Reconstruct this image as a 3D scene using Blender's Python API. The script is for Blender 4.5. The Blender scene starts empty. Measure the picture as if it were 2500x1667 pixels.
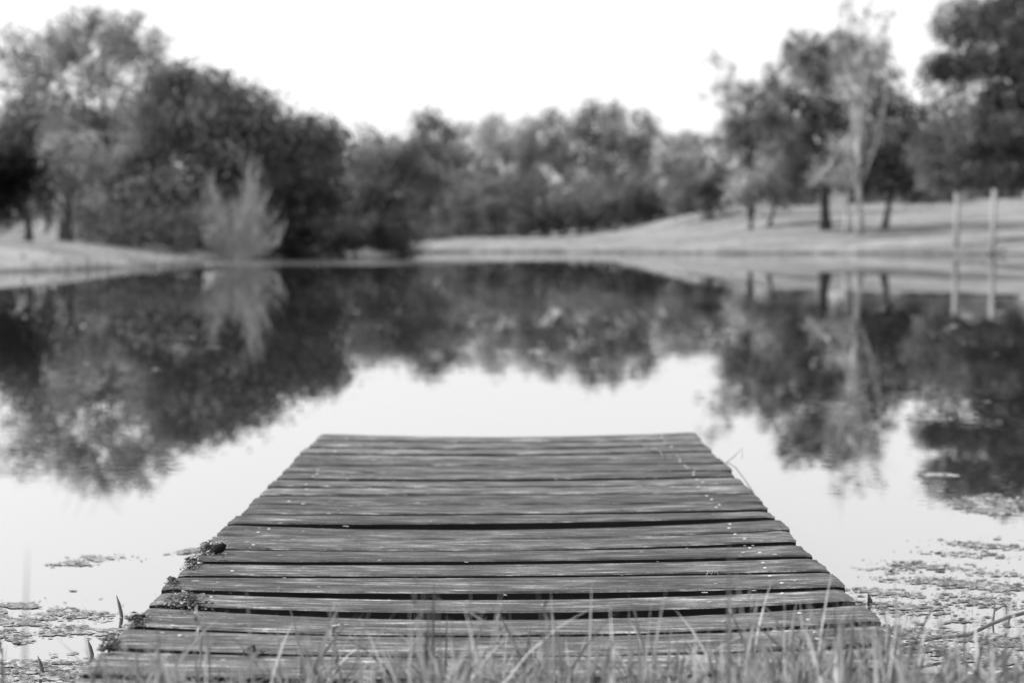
import bpy, math, random
import numpy as np
from mathutils import Vector, Matrix

random.seed(7)
rng = np.random.default_rng(11)
scene = bpy.context.scene
R = math.radians

# ---------------------------------------------------------------- camera
CAM_Z = 0.94                       # metres above the pond
F_PX = 50.0 / 36.0 * 2500.0        # 50 mm lens on a 36 mm sensor, 2500 px wide frame
HORIZON = 581.5                    # row of the horizon in the 2500x1667 frame
PITCH = math.atan((833.5 - HORIZON) / F_PX)
cam_data = bpy.data.cameras.new("camera")
cam_data.lens = 50.0
cam_data.sensor_width = 36.0
cam_data.clip_start = 0.05
cam_data.clip_end = 6000.0
cam_data.dof.use_dof = True
cam_data.dof.focus_distance = 3.15
cam_data.dof.aperture_fstop = 2.6
cam = bpy.data.objects.new("camera", cam_data)
scene.collection.objects.link(cam)
cam.location = (0, 0, CAM_Z)
cam.rotation_euler = (math.pi / 2 - PITCH, 0, 0)
scene.camera = cam

# ---------------------------------------------------------------- light: hazy white sky, low soft sun from the left
SUN_EL, SUN_AZ = R(40), R(-92)    # azimuth measured from +Y towards +X
world = bpy.data.worlds.new("World")
scene.world = world
world.use_nodes = True
wn, wl = world.node_tree.nodes, world.node_tree.links
wn.clear()
sky = wn.new("ShaderNodeTexSky")
sky.sky_type = 'NISHITA'
sky.sun_disc = False
sky.sun_elevation = SUN_EL
sky.sun_rotation = SUN_AZ
sky.air_density = 1.0
sky.dust_density = 3.0
bw = wn.new("ShaderNodeRGBToBW")
veil = wn.new("ShaderNodeMix")     # thin bright cloud deck over the sky
veil.data_type = 'FLOAT'
veil.inputs[0].default_value = 0.30
veil.inputs[3].default_value = 9.2
bg = wn.new("ShaderNodeBackground")
bg.inputs[1].default_value = 0.15
wo = wn.new("ShaderNodeOutputWorld")
wl.new(sky.outputs[0], bw.inputs[0])
wl.new(bw.outputs[0], veil.inputs[2])
wl.new(veil.outputs[0], bg.inputs[0])
wl.new(bg.outputs[0], wo.inputs[0])
sun_data = bpy.data.lights.new("sun", 'SUN')
sun_data.energy = 3.8
sun_data.angle = R(5.0)
sun_data.color = (1, 1, 1)
sun = bpy.data.objects.new("sun", sun_data)
scene.collection.objects.link(sun)
sdir = Vector((math.sin(SUN_AZ) * math.cos(SUN_EL), math.cos(SUN_AZ) * math.cos(SUN_EL), math.sin(SUN_EL)))
sun.rotation_euler = (-sdir).to_track_quat('-Z', 'Y').to_euler()
sun.location = (-30, -10, 30)

scene.view_settings.view_transform = 'Standard'
scene.view_settings.look = 'None'
scene.view_settings.exposure = 0.68
scene.view_settings.gamma = 1.0
scene.view_settings.use_curve_mapping = False
scene.render.engine = 'CYCLES'
scene.cycles.use_denoising = True
scene.cycles.max_bounces = 6
scene.cycles.diffuse_bounces = 3
scene.cycles.transparent_max_bounces = 8

# ---------------------------------------------------------------- helpers
ST, CT = math.sin(PITCH), math.cos(PITCH)

def ray(px, py):
    u, v = (px - 1250.0) / F_PX, (833.5 - py) / F_PX
    return np.array([u, CT + v * ST, -ST + v * CT])

def at_depth(px, py, Y):
    d = ray(px, py)
    t = Y / d[1]
    return np.array([d[0] * t, Y, CAM_Z + d[2] * t])

def on_plane(px, py, z0=0.0, slope=0.0):
    d = ray(px, py)                       # z = z0 + slope * y
    t = (z0 - CAM_Z) / (d[2] - slope * d[1])
    return np.array([d[0] * t, d[1] * t, CAM_Z + d[2] * t])

COL = scene.collection

def new_mesh(name, verts, faces, smooth=False):
    """verts (n,3); faces: list of tuples or an (m,k) integer array."""
    me = bpy.data.meshes.new(name)
    verts = np.asarray(verts, dtype=np.float32).reshape(-1, 3)
    if isinstance(faces, np.ndarray):
        m, k = faces.shape
        me.vertices.add(len(verts))
        me.vertices.foreach_set("co", verts.ravel())
        me.loops.add(m * k)
        me.loops.foreach_set("vertex_index", faces.astype(np.int32).ravel())
        me.polygons.add(m)
        me.polygons.foreach_set("loop_start", np.arange(0, m * k, k, dtype=np.int32))
        me.polygons.foreach_set("loop_total", np.full(m, k, dtype=np.int32))
        me.update(calc_edges=True)
    else:
        me.from_pydata(verts.tolist(), [], [tuple(int(i) for i in f) for f in faces])
        me.update()
    if smooth:
        me.polygons.foreach_set("use_smooth", [True] * len(me.polygons))
    return me

def link(name, me, mat=None, parent=None, loc=None):
    o = bpy.data.objects.new(name, me)
    COL.objects.link(o)
    if mat is not None and me is not None:
        me.materials.append(mat)
    if parent is not None:
        o.parent = parent
    if loc is not None:
        o.location = loc
    return o

def tag(o, label=None, cat=None, group=None, kind=None):
    if label: o["label"] = label
    if cat: o["category"] = cat
    if group: o["group"] = group
    if kind: o["kind"] = kind
    return o

def empty(name, loc):
    o = bpy.data.objects.new(name, None)
    COL.objects.link(o)
    o.location = tuple(float(c) for c in loc)
    o.empty_display_size = 0.2
    return o

class MB:
    """collects vertices and faces of one mesh"""
    def __init__(self):
        self.v, self.f = [], []
    def add(self, verts, faces):
        b = len(self.v)
        self.v.extend([tuple(map(float, p)) for p in verts])
        self.f.extend([tuple(i + b for i in f) for f in faces])
    def tube(self, pts, radii, n=6, cap=True):
        pts = [Vector(p) for p in pts]
        rings = []
        for i, p in enumerate(pts):
            a = pts[max(0, i - 1)]; c = pts[min(len(pts) - 1, i + 1)]
            t = (c - a)
            t = t.normalized() if t.length > 1e-9 else Vector((0, 0, 1))
            u = t.cross(Vector((0.31, 0.92, 0.24)))
            if u.length < 1e-4: u = t.cross(Vector((1, 0, 0)))
            u.normalize(); w = t.cross(u)
            r = radii[i]
            rings.append([p + u * (r * math.cos(2 * math.pi * k / n)) + w * (r * math.sin(2 * math.pi * k / n)) for k in range(n)])
        vs = [q for rg in rings for q in rg]
        fs = []
        for i in range(len(pts) - 1):
            for k in range(n):
                fs.append((i * n + k, i * n + (k + 1) % n, (i + 1) * n + (k + 1) % n, (i + 1) * n + k))
        if cap:
            fs.append(tuple(range(n - 1, -1, -1)))
            fs.append(tuple((len(pts) - 1) * n + k for k in range(n)))
        self.add(vs, fs)
    def box(self, lo, hi):
        x0, y0, z0 = lo; x1, y1, z1 = hi
        self.add([(x0, y0, z0), (x1, y0, z0), (x1, y1, z0), (x0, y1, z0), (x0, y0, z1), (x1, y0, z1), (x1, y1, z1), (x0, y1, z1)],
                 [(0, 3, 2, 1), (4, 5, 6, 7), (0, 1, 5, 4), (1, 2, 6, 5), (2, 3, 7, 6), (3, 0, 4, 7)])
    def mesh(self, name, off=(0, 0, 0), smooth=False):
        v = np.array(self.v, dtype=np.float64) - np.array(off)
        return new_mesh(name, v, self.f, smooth)

def arc(p0, p1, bend, n=6):
    """points from p0 to p1 bowed by the vector bend"""
    p0, p1, bend = np.array(p0, float), np.array(p1, float), np.array(bend, float)
    return [p0 + (p1 - p0) * t + bend * (4 * t * (1 - t)) for t in np.linspace(0, 1, n)]

# ---------------------------------------------------------------- materials (the photograph is black and white: neutral greys)
class NT:
    def __init__(self, name):
        self.m = bpy.data.materials.new(name)
        self.m.use_nodes = True
        self.n, self.l = self.m.node_tree.nodes, self.m.node_tree.links
        self.n.clear()
        self.out = self.n.new("ShaderNodeOutputMaterial")
    def new(self, kind, **inp):
        nd = self.n.new(kind)
        for k, v in inp.items():
            nd.inputs[k.replace("_", " ")].default_value = v
        return nd
    def link(self, a, b): self.l.new(a, b)
    def noise(self, vec, scale, detail=4.0, rough=0.55, mapscale=None):
        if mapscale is not None:
            mp = self.new("ShaderNodeMapping"); mp.inputs["Scale"].default_value = mapscale
            self.link(vec, mp.inputs["Vector"]); vec = mp.outputs[0]
        nz = self.new("ShaderNodeTexNoise", Scale=scale, Detail=detail, Roughness=rough)
        self.link(vec, nz.inputs["Vector"])
        return nz.outputs["Fac"]
    def ramp(self, fac, stops):
        r = self.new("ShaderNodeValToRGB")
        el = r.color_ramp.elements
        while len(el) < len(stops): el.new(0.5)
        for e, (p, v) in zip(el, stops):
            e.position = p; e.color = (v, v, v, 1)
        self.link(fac, r.inputs[0])
        return r.outputs[0]
    def math(self, op, a, b=None):
        m = self.new("ShaderNodeMath"); m.operation = op
        for i, x in enumerate((a, b)):
            if x is None: continue
            if isinstance(x, (int, float)): m.inputs[i].default_value = x
            else: self.link(x, m.inputs[i])
        return m.outputs[0]
    def mul(self, a, b): return self.math('MULTIPLY', a, b)
    def objpos(self):
        return self.new("ShaderNodeTexCoord").outputs["Object"]
    def worldpos(self):
        return self.new("ShaderNodeNewGeometry").outputs["Position"]
    def principled(self, col, rough=0.7, spec=0.4, bump=None, bstr=0.4, bdist=0.01):
        p = self.new("ShaderNodeBsdfPrincipled", Roughness=rough)
        p.inputs["Specular IOR Level"].default_value = spec
        if isinstance(col, (int, float)): p.inputs["Base Color"].default_value = (col, col, col, 1)
        else: self.link(col, p.inputs["Base Color"])
        if bump is not None:
            b = self.new("ShaderNodeBump", Strength=bstr, Distance=bdist)
            self.link(bump, b.inputs["Height"]); self.link(b.outputs[0], p.inputs["Normal"])
        self.link(p.outputs[0], self.out.inputs[0])
        return p

def mat_plain(name, lo, hi, scale, rough=0.8, bump=0.3, bdist=0.01, mapscale=None):
    t = NT(name)
    nz = t.noise(t.objpos(), scale, 5, 0.6, mapscale)
    t.principled(t.ramp(nz, [(0.3, lo), (0.7, hi)]), rough, 0.3, nz, bump, bdist)
    return t.m

def mat_wood():
    t = NT("weathered_plank_wood")
    oi = t.new("ShaderNodeObjectInfo")
    off = t.new("ShaderNodeCombineXYZ")
    t.link(t.mul(oi.outputs["Random"], 37.0), off.inputs[0])
    t.link(t.mul(oi.outputs["Random"], 91.0), off.inputs[1])
    va = t.new("ShaderNodeVectorMath"); va.operation = 'ADD'
    t.link(t.objpos(), va.inputs[0]); t.link(off.outputs[0], va.inputs[1])
    p = va.outputs[0]
    grain = t.noise(p, 1.0, 6, 0.72, (7, 105, 60))
    fine = t.noise(p, 1.0, 4, 0.75, (55, 300, 200))
    blotch = t.noise(p, 1.0, 5, 0.65, (7, 20, 8))
    pits = t.noise(p, 260.0, 3, 0.6)
    crackn = t.noise(p, 1.0, 3, 0.5, (1.6, 42, 20))
    crack = t.ramp(t.math('ABSOLUTE', t.math('SUBTRACT', crackn, 0.5)), [(0.0, 0.12), (0.016, 1.0)])
    crackmask = t.ramp(t.noise(p, 1.0, 2, 0.5, (2.0, 7, 5)), [(0.50, 1.0), (0.60, 0.0)])
    c2 = t.math('MAXIMUM', crack, crackmask)
    base = t.ramp(grain, [(0.34, 0.010), (0.44, 0.040), (0.54, 0.092), (0.65, 0.29)])
    v = t.mul(base, t.ramp(fine, [(0.3, 0.6), (0.7, 1.35)]))
    v = t.mul(v, t.ramp(blotch, [(0.3, 0.5), (0.5, 0.95), (0.68, 1.9)]))
    v = t.mul(v, t.ramp(pits, [(0.34, 0.40), (0.45, 1.0), (0.58, 1.0), (0.70, 1.8)]))
    v = t.mul(v, c2)
    tone = t.math('ADD', t.mul(oi.outputs["Random"], 0.75), 0.64)
    vor = t.new("ShaderNodeTexVoronoi", Scale=1.0)
    mpk = t.new("ShaderNodeMapping"); mpk.inputs["Scale"].default_value = (2.6, 7.0, 0.01)
    t.link(p, mpk.inputs["Vector"]); t.link(mpk.outputs[0], vor.inputs["Vector"])
    v = t.mul(v, t.ramp(vor.outputs["Distance"], [(0.03, 0.30), (0.08, 0.75), (0.12, 1.0)]))
    stain = t.noise(p, 1.0, 4, 0.6, (1.3, 5, 4))
    v = t.mul(v, t.ramp(stain, [(0.34, 0.50), (0.48, 1.0)]))
    lich = t.ramp(t.noise(p, 1.0, 5, 0.75, (26, 40, 30)), [(0.60, 0.0), (0.72, 1.0)])
    v = t.math('ADD', v, t.mul(lich, 0.10))
    v = t.mul(v, tone)
    h = t.math('ADD', t.mul(grain, 0.6), t.mul(fine, 0.35))
    h = t.math('ADD', h, t.mul(c2, 0.8))
    t.principled(v, 0.66, 0.40, h, 0.9, 0.004)
    return t.m

def mat_leaf(name, v, spread=0.35, trans=0.42):
    t = NT(name)
    g = t.new("ShaderNodeNewGeometry")
    r = g.outputs["Random Per Island"]
    nz = t.noise(t.objpos(), 0.55, 3, 0.55)
    col = t.mul(t.ramp(r, [(0.0, v * (1 - spread)), (1.0, v * (1 + spread))]), t.ramp(nz, [(0.36, 0.42), (0.5, 1.0), (0.64, 1.75)]))
    d = t.new("ShaderNodeBsdfDiffuse"); t.link(col, d.inputs[0])
    tr = t.new("ShaderNodeBsdfTranslucent"); t.link(col, tr.inputs[0])
    mx = t.new("ShaderNodeMixShader"); mx.inputs[0].default_value = trans
    t.link(d.outputs[0], mx.inputs[1]); t.link(tr.outputs[0], mx.inputs[2])
    t.link(mx.outputs[0], t.out.inputs[0])
    return t.m

def mat_water():
    t = NT("pond_water")
    p = t.worldpos()
    r1 = t.noise(p, 1.0, 3, 0.5, (1.6, 3.2, 1))
    r2 = t.noise(p, 1.0, 2, 0.5, (9, 16, 1))
    calm = t.ramp(t.noise(p, 1.0, 2, 0.5, (0.035, 0.16, 1)), [(0.48, 0.15), (0.62, 1.0)])
    h = t.mul(t.math('ADD', t.mul(r1, 1.0), t.mul(r2, 0.10)), calm)
    b = t.new("ShaderNodeBump", Strength=0.07, Distance=0.010)
    t.link(h, b.inputs["Height"])
    fr = t.new("ShaderNodeFresnel", IOR=3.4)
    d = t.new("ShaderNodeBsdfDiffuse"); d.inputs[0].default_value = (0.02, 0.02, 0.02, 1)
    g = t.new("ShaderNodeBsdfGlossy")
    sp = t.new("ShaderNodeSeparateXYZ"); t.link(p, sp.inputs[0])
    wob = t.mul(t.math('SUBTRACT', t.noise(p, 1.0, 3, 0.6, (0.10, 0.5, 1)), 0.5), 5.0)
    yy = t.math('ADD', sp.outputs[1], wob)
    def band(c, hw):     # 1 inside a streak of half width hw metres at distance c
        dd = t.math('DIVIDE', t.math('ABSOLUTE', t.math('SUBTRACT', yy, c)), hw)
        return t.ramp(dd, [(0.55, 1.0), (1.0, 0.0)])
    left = t.ramp(t.math('ADD', t.mul(sp.outputs[0], 0.05), 0.75), [(0.50, 1.0), (0.72, 0.0)])
    ruff = t.math('ADD', t.mul(t.mul(band(54.5, 9.0), left), 0.16), t.mul(band(21.5, 1.3), 0.05))
    t.link(ruff, g.inputs["Roughness"])
    g.inputs[0].default_value = (1, 1, 1, 1)
    t.link(b.outputs[0], g.inputs["Normal"])
    mx = t.new("ShaderNodeMixShader")
    fac = t.math('ADD', t.mul(fr.outputs[0], 0.44), 0.50)
    t.link(fac, mx.inputs[0]); t.link(d.outputs[0], mx.inputs[1]); t.link(g.outputs[0], mx.inputs[2])
    t.link(mx.outputs[0], t.out.inputs[0])
    return t.m

def mat_bank():
    t = NT("mown_pale_grass")
    p = t.worldpos()
    a = t.noise(p, 1.0, 5, 0.6, (0.10, 0.30, 0.3))
    c = t.noise(p, 0.55, 5, 0.65)
    b = t.noise(p, 6.0, 4, 0.7)
    v = t.mul(t.ramp(a, [(0.32, 0.115), (0.48, 0.195), (0.66, 0.26)]), t.ramp(b, [(0.3, 0.75), (0.7, 1.2)]))
    v = t.mul(v, t.ramp(c, [(0.34, 0.66), (0.5, 1.0), (0.68, 1.12)]))
    sp = t.new("ShaderNodeSeparateXYZ"); t.link(p, sp.inputs[0])
    zz = t.math('ADD', sp.outputs[2], t.mul(t.math('SUBTRACT', c, 0.5), 0.18))
    mud = t.ramp(zz, [(0.05, 0.30), (0.13, 1.0)])          # bare wet mud along the waterline
    t.principled(t.mul(v, mud), 0.95, 0.1, b, 0.5, 0.05)
    return t.m

M_WOOD = mat_wood()
M_JOIST = mat_plain("dark_wet_timber", 0.025, 0.06, 12, 0.8, 0.5, 0.01, (1, 1, 6))
M_PLANK_SIDE = mat_plain("gap_shade_plank_side", 0.003, 0.012, 40, 0.9, 0.4, 0.004, (0.2, 1, 1))  # shade of the plank gaps put into the side colour
M_NAIL = mat_plain("galvanised_nail", 0.30, 0.45, 300, 0.45, 0.1, 0.001)
M_WATER = mat_water()
M_BANK = mat_bank()
M_SOIL = mat_plain("damp_soil", 0.05, 0.12, 14, 0.95, 0.6, 0.02)
M_BARK_DARK = mat_plain("dark_bark", 0.03, 0.06, 8, 0.9, 0.6, 0.03, (1, 1, 0.25))
M_BARK = mat_plain("grey_bark", 0.08, 0.16, 8, 0.9, 0.6, 0.03, (1, 1, 0.25))
M_SHRUB = mat_plain("pale_shrub_stem", 0.26, 0.38, 8, 0.85, 0.4, 0.03, (1, 1, 0.25))
M_BARK_PALE = mat_plain("pale_bark", 0.26, 0.38, 8, 0.85, 0.4, 0.03, (1, 1, 0.25))
M_POST = mat_plain("pale_weathered_post", 0.15, 0.22, 10, 0.7, 0.2, 0.01)
M_LEAF = {k: mat_leaf("foliage_" + k, v) for k, v in
          dict(near_black=0.025, very_dark=0.035, darker=0.115, dark=0.145, mid=0.125, grey=0.165, light=0.27, pale=0.25).items()}  # each key only sets a leaf grey level, no species meant

# ---------------------------------------------------------------- ground: one sheet, the pond cut into it
shore_px = [(0, 665), (300, 655), (400, 650), (500, 641), (570, 634), (700, 630), (900, 626), (1030, 618.5), (1100, 616),
            (1300, 616), (1500, 617), (1750, 619.5), (1900, 619.5), (2050, 619.5), (2250, 620.5), (2350, 621), (2500, 622)]
ctrl = [tuple(on_plane(x, y)[:2]) for x, y in shore_px]
ctrl = [(-30, 22), (-27, 31), (-19.5, 36)] + ctrl + [(34, 72), (40, 55), (36, 33), (23, 14), (10, 5.2), (4, 3.5), (1.5, 3.12), (0, 3.0),
        (-1.5, 2.86), (-5, 2.95), (-13, 4.2), (-24, 11)]

def catmull(pts, n=6):
    out = []
    m = len(pts)
    for i in range(m):
        p0, p1, p2, p3 = [np.array(pts[(i + k - 1) % m], float) for k in range(4)]
        for s in range(n):
            t = s / n
            out.append(0.5 * (2 * p1 + (p2 - p0) * t + (2 * p0 - 5 * p1 + 4 * p2 - p3) * t * t + (3 * p1 - p0 - 3 * p2 + p3) * t ** 3))
    return np.array(out)
SHORE = catmull(ctrl)

def shore_dist(P):
    """signed distance to the waterline, positive on land"""
    P = np.asarray(P, float)
    A, B = SHORE, np.roll(SHORE, -1, 0)
    best = np.full(len(P), 1e18)
    inside = np.zeros(len(P), bool)
    for a, b in zip(A, B):
        d = b - a
        t = np.clip(((P - a) @ d) / max(d @ d, 1e-12), 0, 1)
        q = a + t[:, None] * d
        best = np.minimum(best, ((P - q) ** 2).sum(1))
        c = (a[1] > P[:, 1]) != (b[1] > P[:, 1])
        xi = a[0] + (P[:, 1] - a[1]) * d[0] / (d[1] if abs(d[1]) > 1e-12 else 1e-12)
        inside ^= c & (P[:, 0] < xi)
    s = np.sqrt(best)
    return np.where(inside, -s, s)

def smooth(a, b, x):
    t = np.clip((x - a) / (b - a), 0, 1)
    return t * t * (3 - 2 * t)

def wave(P, s, seed):
    g = np.random.default_rng(seed)
    out = np.zeros(len(P))
    for i in range(5):
        k = g.normal(size=2) / s * (1.0 + 0.7 * i)
        out += np.sin(P @ k * 2.2 + g.uniform(0, 6.28)) / (1 + i)
    return out / 2.3

def ground_z(P):
    P = np.asarray(P, float).reshape(-1, 2)
    d = shore_dist(P)
    x, y = P[:, 0], P[:, 1]
    dl = np.clip(d, 0, None)
    # weights: near bank under the camera, left bank, right hill
    near = 1 - smooth(8, 18, y)
    right = smooth(-9, 12, x - 0.02 * y)
    z_near = 0.16 * smooth(0, 0.9, dl) + 0.10 * smooth(0.8, 3, dl) + 0.02 * np.clip(dl - 3, 0, 60)
    z_left = 0.10 * smooth(0, 0.6, dl) + 0.70 * smooth(0.1, 6.5, dl) + (0.006 + 0.024 * (1 - smooth(-45, -14, x))) * np.clip(dl - 14, 0, 140)
    slope = 0.010 + 0.034 * smooth(0, 22, x - 0.03 * (y - 90))
    z_right = 0.10 * smooth(0, 0.5, dl) + 0.25 * smooth(0, 4, dl) + slope * np.clip(dl, 0, 110)
    z_right = z_right + 0.034 * smooth(8, 22, x - 0.03 * (y - 90)) * np.clip(dl, 0, 40)
    far = (1 - right) * z_left + right * z_right
    z = near * z_near + (1 - near) * far
    z += (0.06 * wave(P, 9, 3) + 0.02 * wave(P, 2.2, 5)) * smooth(1.0, 8, dl) * (1 - 0.7 * near)
    bed = -np.clip(-d * 0.35, 0, 1.4)
    return np.where(d < 0, bed, np.maximum(z, 0.012 * smooth(0, 0.2, dl)))

def gz(x, y):
    return float(ground_z([(x, y)])[0])
_nx = np.linspace(-2.5, 2.5, 101); _ny = np.linspace(0.8, 4.0, 65)
_NZ = ground_z(np.stack(np.meshgrid(_nx, _ny, indexing='ij'), -1).reshape(-1, 2)).reshape(101, 65)
def gz_near(x, y):
    i = min(99, max(0, int((x + 2.5) / 0.05))); j = min(63, max(0, int((y - 0.8) / 0.05)))
    u = (x - _nx[i]) / 0.05; v = (y - _ny[j]) / 0.05
    return float((_NZ[i, j] * (1 - u) + _NZ[i + 1, j] * u) * (1 - v) + (_NZ[i, j + 1] * (1 - u) + _NZ[i + 1, j + 1] * u) * v)

nr, na = 230, 620
radii = 0.4 * (3000 / 0.4) ** np.linspace(0, 1, nr)
fw = np.linspace(-26, 26, 360)
rest = np.linspace(26, 334, na - 360 + 2)[1:-1]
ang = np.radians(np.concatenate([fw, rest]))
RR, AA = np.meshgrid(radii, ang, indexing='ij')
GP = np.stack([RR * np.sin(AA), RR * np.cos(AA)], -1).reshape(-1, 2)
GZ = ground_z(GP)
gv = np.column_stack([GP, GZ])
ii, jj = np.meshgrid(np.arange(nr - 1), np.arange(na), indexing='ij')
j2 = (jj + 1) % na
gf = np.stack([ii * na + jj, ii * na + j2, (ii + 1) * na + j2, (ii + 1) * na + jj], -1).reshape(-1, 4)[:, ::-1]
centre = len(gv)
gv = np.vstack([gv, [[0, 0, gz(0, 0)]]])
me = new_mesh("ground", gv, gf, True)
ground = link("ground", me, M_BANK)
me.materials.append(M_SOIL)
mid_y = GP[gf[:, 0], 1]; mid_x = GP[gf[:, 0], 0]
me.polygons.foreach_set("material_index", np.where((np.hypot(mid_x, mid_y) < 12), 1, 0).astype(np.int32))
tag(ground, kind="structure")

wv = np.array([(-45, 1.2, 0), (55, 1.2, 0), (55, 108, 0), (-45, 108, 0)], float)
water = link("pond_water", new_mesh("pond_water", wv, [(0, 1, 2, 3)]), M_WATER)
tag(water, kind="structure")

# ---------------------------------------------------------------- the dock
DZ0, DSL = 0.22, -0.00475          # deck surface: z = DZ0 + DSL * y
SAG = 0.012
# every joint between two planks, far to near: row at left edge, middle and right edge, and how wide it looks there
joints = [((1058, 1066, 1054.5), (0, 0, 0)),
          ((1073, 1078.5, 1071), (2, 4, 2.5)), ((1089, 1094, 1084), (3, .8, 2)), ((1105, 1109, 1099), (4, 5, 3.5)),
          ((1120, 1121.5, 1115), (1, .7, 2)), ((1136, 1134, 1130), (2, 2, 3)), ((1151, 1152, 1146), (2, .8, 2)),
          ((1167.5, 1170.5, 1162), (2, 4, 2.5)), ((1187.5, 1188, 1180), (2, 1.5, 2)), ((1209, 1206, 1204), (3, 2, 2)),
          ((1229, 1229, 1225), (2, 2.5, 2.5)), ((1253.5, 1253.5, 1243), (1, 2.5, 7)), ((1278, 1283.5, 1263), (3, 15, 6)),
          ((1304, 1315, 1291), (4, 1.2, 5)), ((1336, 1340, 1321), (4, 1.2, 10)), ((1370, 1371, 1357), (4, 5, 4)),
          ((1404, 1405, 1393), (4, 4, 3.5)), ((1437, 1452, 1430), (8, 15, 6)), ((1474, 1501, 1467), (5, 15, 10)),
          ((1528, 1549, 1518), (6, 2, 11)), ((1580, 1600, 1569), (9, 2.5, 10)), ((1644, 1658, 1625), (8, 15, 10)),
          ((1716, 1732, 1695), (6, 8, 6)), ((1800, 1818, 1775), (6, 6, 6))]
def deck_y(px, py): return on_plane(px, py, DZ0, DSL)[1]
XL0, XR0 = -0.735, 0.702

def joint_curve(rows, wid, side):
    """depth of the joint's far or near lip at the left edge, the middle and the right edge"""
    ys = []
    for k, (xw, r, w) in enumerate(zip((XL0, 0.0, XR0), rows, wid)):
        r2 = r + side * max(w, 2.1 + 1.4 * math.sin(r * 1.7 + k)) * 0.5 if rows[0] > 1060 else r
        d = on_plane(1250, r2, DZ0 - (SAG if k == 1 else 0), DSL)
        ys.append(d[1])
    return ys

def quad3(ys, x):
    """smooth curve through the three depths"""
    t = (x - XL0) / (XR0 - XL0)
    m = (0 - XL0) / (XR0 - XL0)
    a = ((t - m) * (t - 1)) / (m * 1.0)
    b = (t * (t - 1)) / (m * (m - 1))
    c = (t * (t - m)) / ((1 - m))
    return ys[0] * a + ys[1] * b + ys[2] * c

dock = empty("wooden_dock", (0, 3.8, 0))
tag(dock, "weathered grey plank dock reaching out over the still pond", "dock")
DOFF = np.array([0, 3.8, 0])
nail_me = None
def nail_mesh():
    mb = MB()
    n = 8
    for (r, z) in ((0.0048, 0.0), (0.0048, 0.0012), (0.0028, 0.0022)):
        pass
    vs = []; fs = []
    for (r, z) in ((0.0046, -0.002), (0.0046, 0.0010), (0.0028, 0.0020)):
        vs += [(r * math.cos(2 * math.pi * k / n), r * math.sin(2 * math.pi * k / n), z) for k in range(n)]
    for i in range(2):
        fs += [(i * n + k, i * n + (k + 1) % n, (i + 1) * n + (k + 1) % n, (i + 1) * n + k) for k in range(n)]
    fs.append(tuple(2 * n + k for k in range(n)))
    mb.add(vs, fs)
    return mb.mesh("nail", smooth=False)
NAIL = nail_mesh(); NAIL.materials.append(M_NAIL)

THICK = 0.036
for i in range(len(joints) - 1):
    g = np.random.default_rng(100 + i)
    yf = joint_curve(*joints[i], +1)       # far lip of this plank
    yn = joint_curve(*joints[i + 1], -1)   # near lip
    xl = XL0 + g.uniform(-0.007, 0.006); xr = XR0 + g.uniform(-0.006, 0.009)
    nx, ny = 73, 9
    xs = np.linspace(xl, xr, nx)
    jit_f = np.cumsum(g.normal(0, 0.00045, nx)); jit_n = np.cumsum(g.normal(0, 0.00045, nx))
    jit_f -= np.linspace(jit_f[0], jit_f[-1], nx); jit_n -= np.linspace(jit_n[0], jit_n[-1], nx)
    tilt = g.uniform(-0.0028, 0.0006); lift = g.uniform(-0.0006, 0.0006); cup = g.uniform(0.0, 0.0010)
    vs = []
    for a, x in enumerate(xs):
        # worn, slightly rounded sawn ends
        e = min(a, nx - 1 - a)
        endin = 0.0
        f = quad3(yf, x) + jit_f[a]; n_ = quad3(yn, x) + jit_n[a]
        if f - n_ < 0.03: f = n_ + 0.03
        sag = -SAG * (1 - ((x + 0.016) / 0.72) ** 2)
        top = []
        for b in range(ny):
            s = b / (ny - 1)               # 0 near lip, 1 far lip
            y = n_ + (f - n_) * s
            z = DZ0 + DSL * y + sag + lift + tilt * (s - 0.5) * 2 + cup * ((2 * s - 1) ** 2 - 0.5)
            if b in (0, ny - 1): z -= 0.0040
            top.append((x, y, z))
        # pull second rows close to the lips for a worn arris
        top[1] = (x, n_ + 0.006, top[1][2] + 0.0); top[-2] = (x, f - 0.006, top[-2][2])
        ring = [(x, n_ + 0.001, top[0][2] - THICK)] + top + [(x, f - 0.001, top[-1][2] - THICK)]
        xo = 0.0
        if e == 0:
            ring = [(p[0] + g.normal(0, 0.0014) , p[1], p[2] - (0.003 if 0 < k < len(ring) - 1 else 0)) for k, p in enumerate(ring)]
        vs += ring
    m = ny + 2
    fs = []
    for a in range(nx - 1):
        for b in range(m):
            b2 = (b + 1) % m
            fs.append((a * m + b, (a + 1) * m + b, (a + 1) * m + b2, a * m + b2))
    fs.append(tuple(range(m))); fs.append(tuple((nx - 1) * m + k for k in range(m - 1, -1, -1)))
    yc = 0.5 * (yf[1] + yn[1])
    po = np.array([0, yc, DZ0])
    me = new_mesh("plank", np.array(vs) - po, fs)
    pl = link("plank", me, M_WOOD, dock, po - DOFF)
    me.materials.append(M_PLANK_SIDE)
    # bottom ring slots 0 and m-1: the sawn sides, coloured black for the shade inside the gaps
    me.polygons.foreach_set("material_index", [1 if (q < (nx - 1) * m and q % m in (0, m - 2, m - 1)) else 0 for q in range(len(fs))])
    for sx in (-0.622, 0.572):
        for q in (0.27, 0.74):
            if g.random() < (0.5 if sx < 0 else 0.2): continue
            x = sx + g.normal(0, 0.006)
            f, n_ = quad3(yf, x), quad3(yn, x)
            s = q + g.normal(0, 0.04)
            y = n_ + (f - n_) * s
            z = DZ0 + DSL * y - SAG * (1 - ((x + 0.016) / 0.72) ** 2) + lift + tilt * (s - 0.5) * 2 + cup * ((2 * s - 1) ** 2 - 0.5)
            link("nail", NAIL, None, pl, np.array([x, y, z]) - po)

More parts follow.
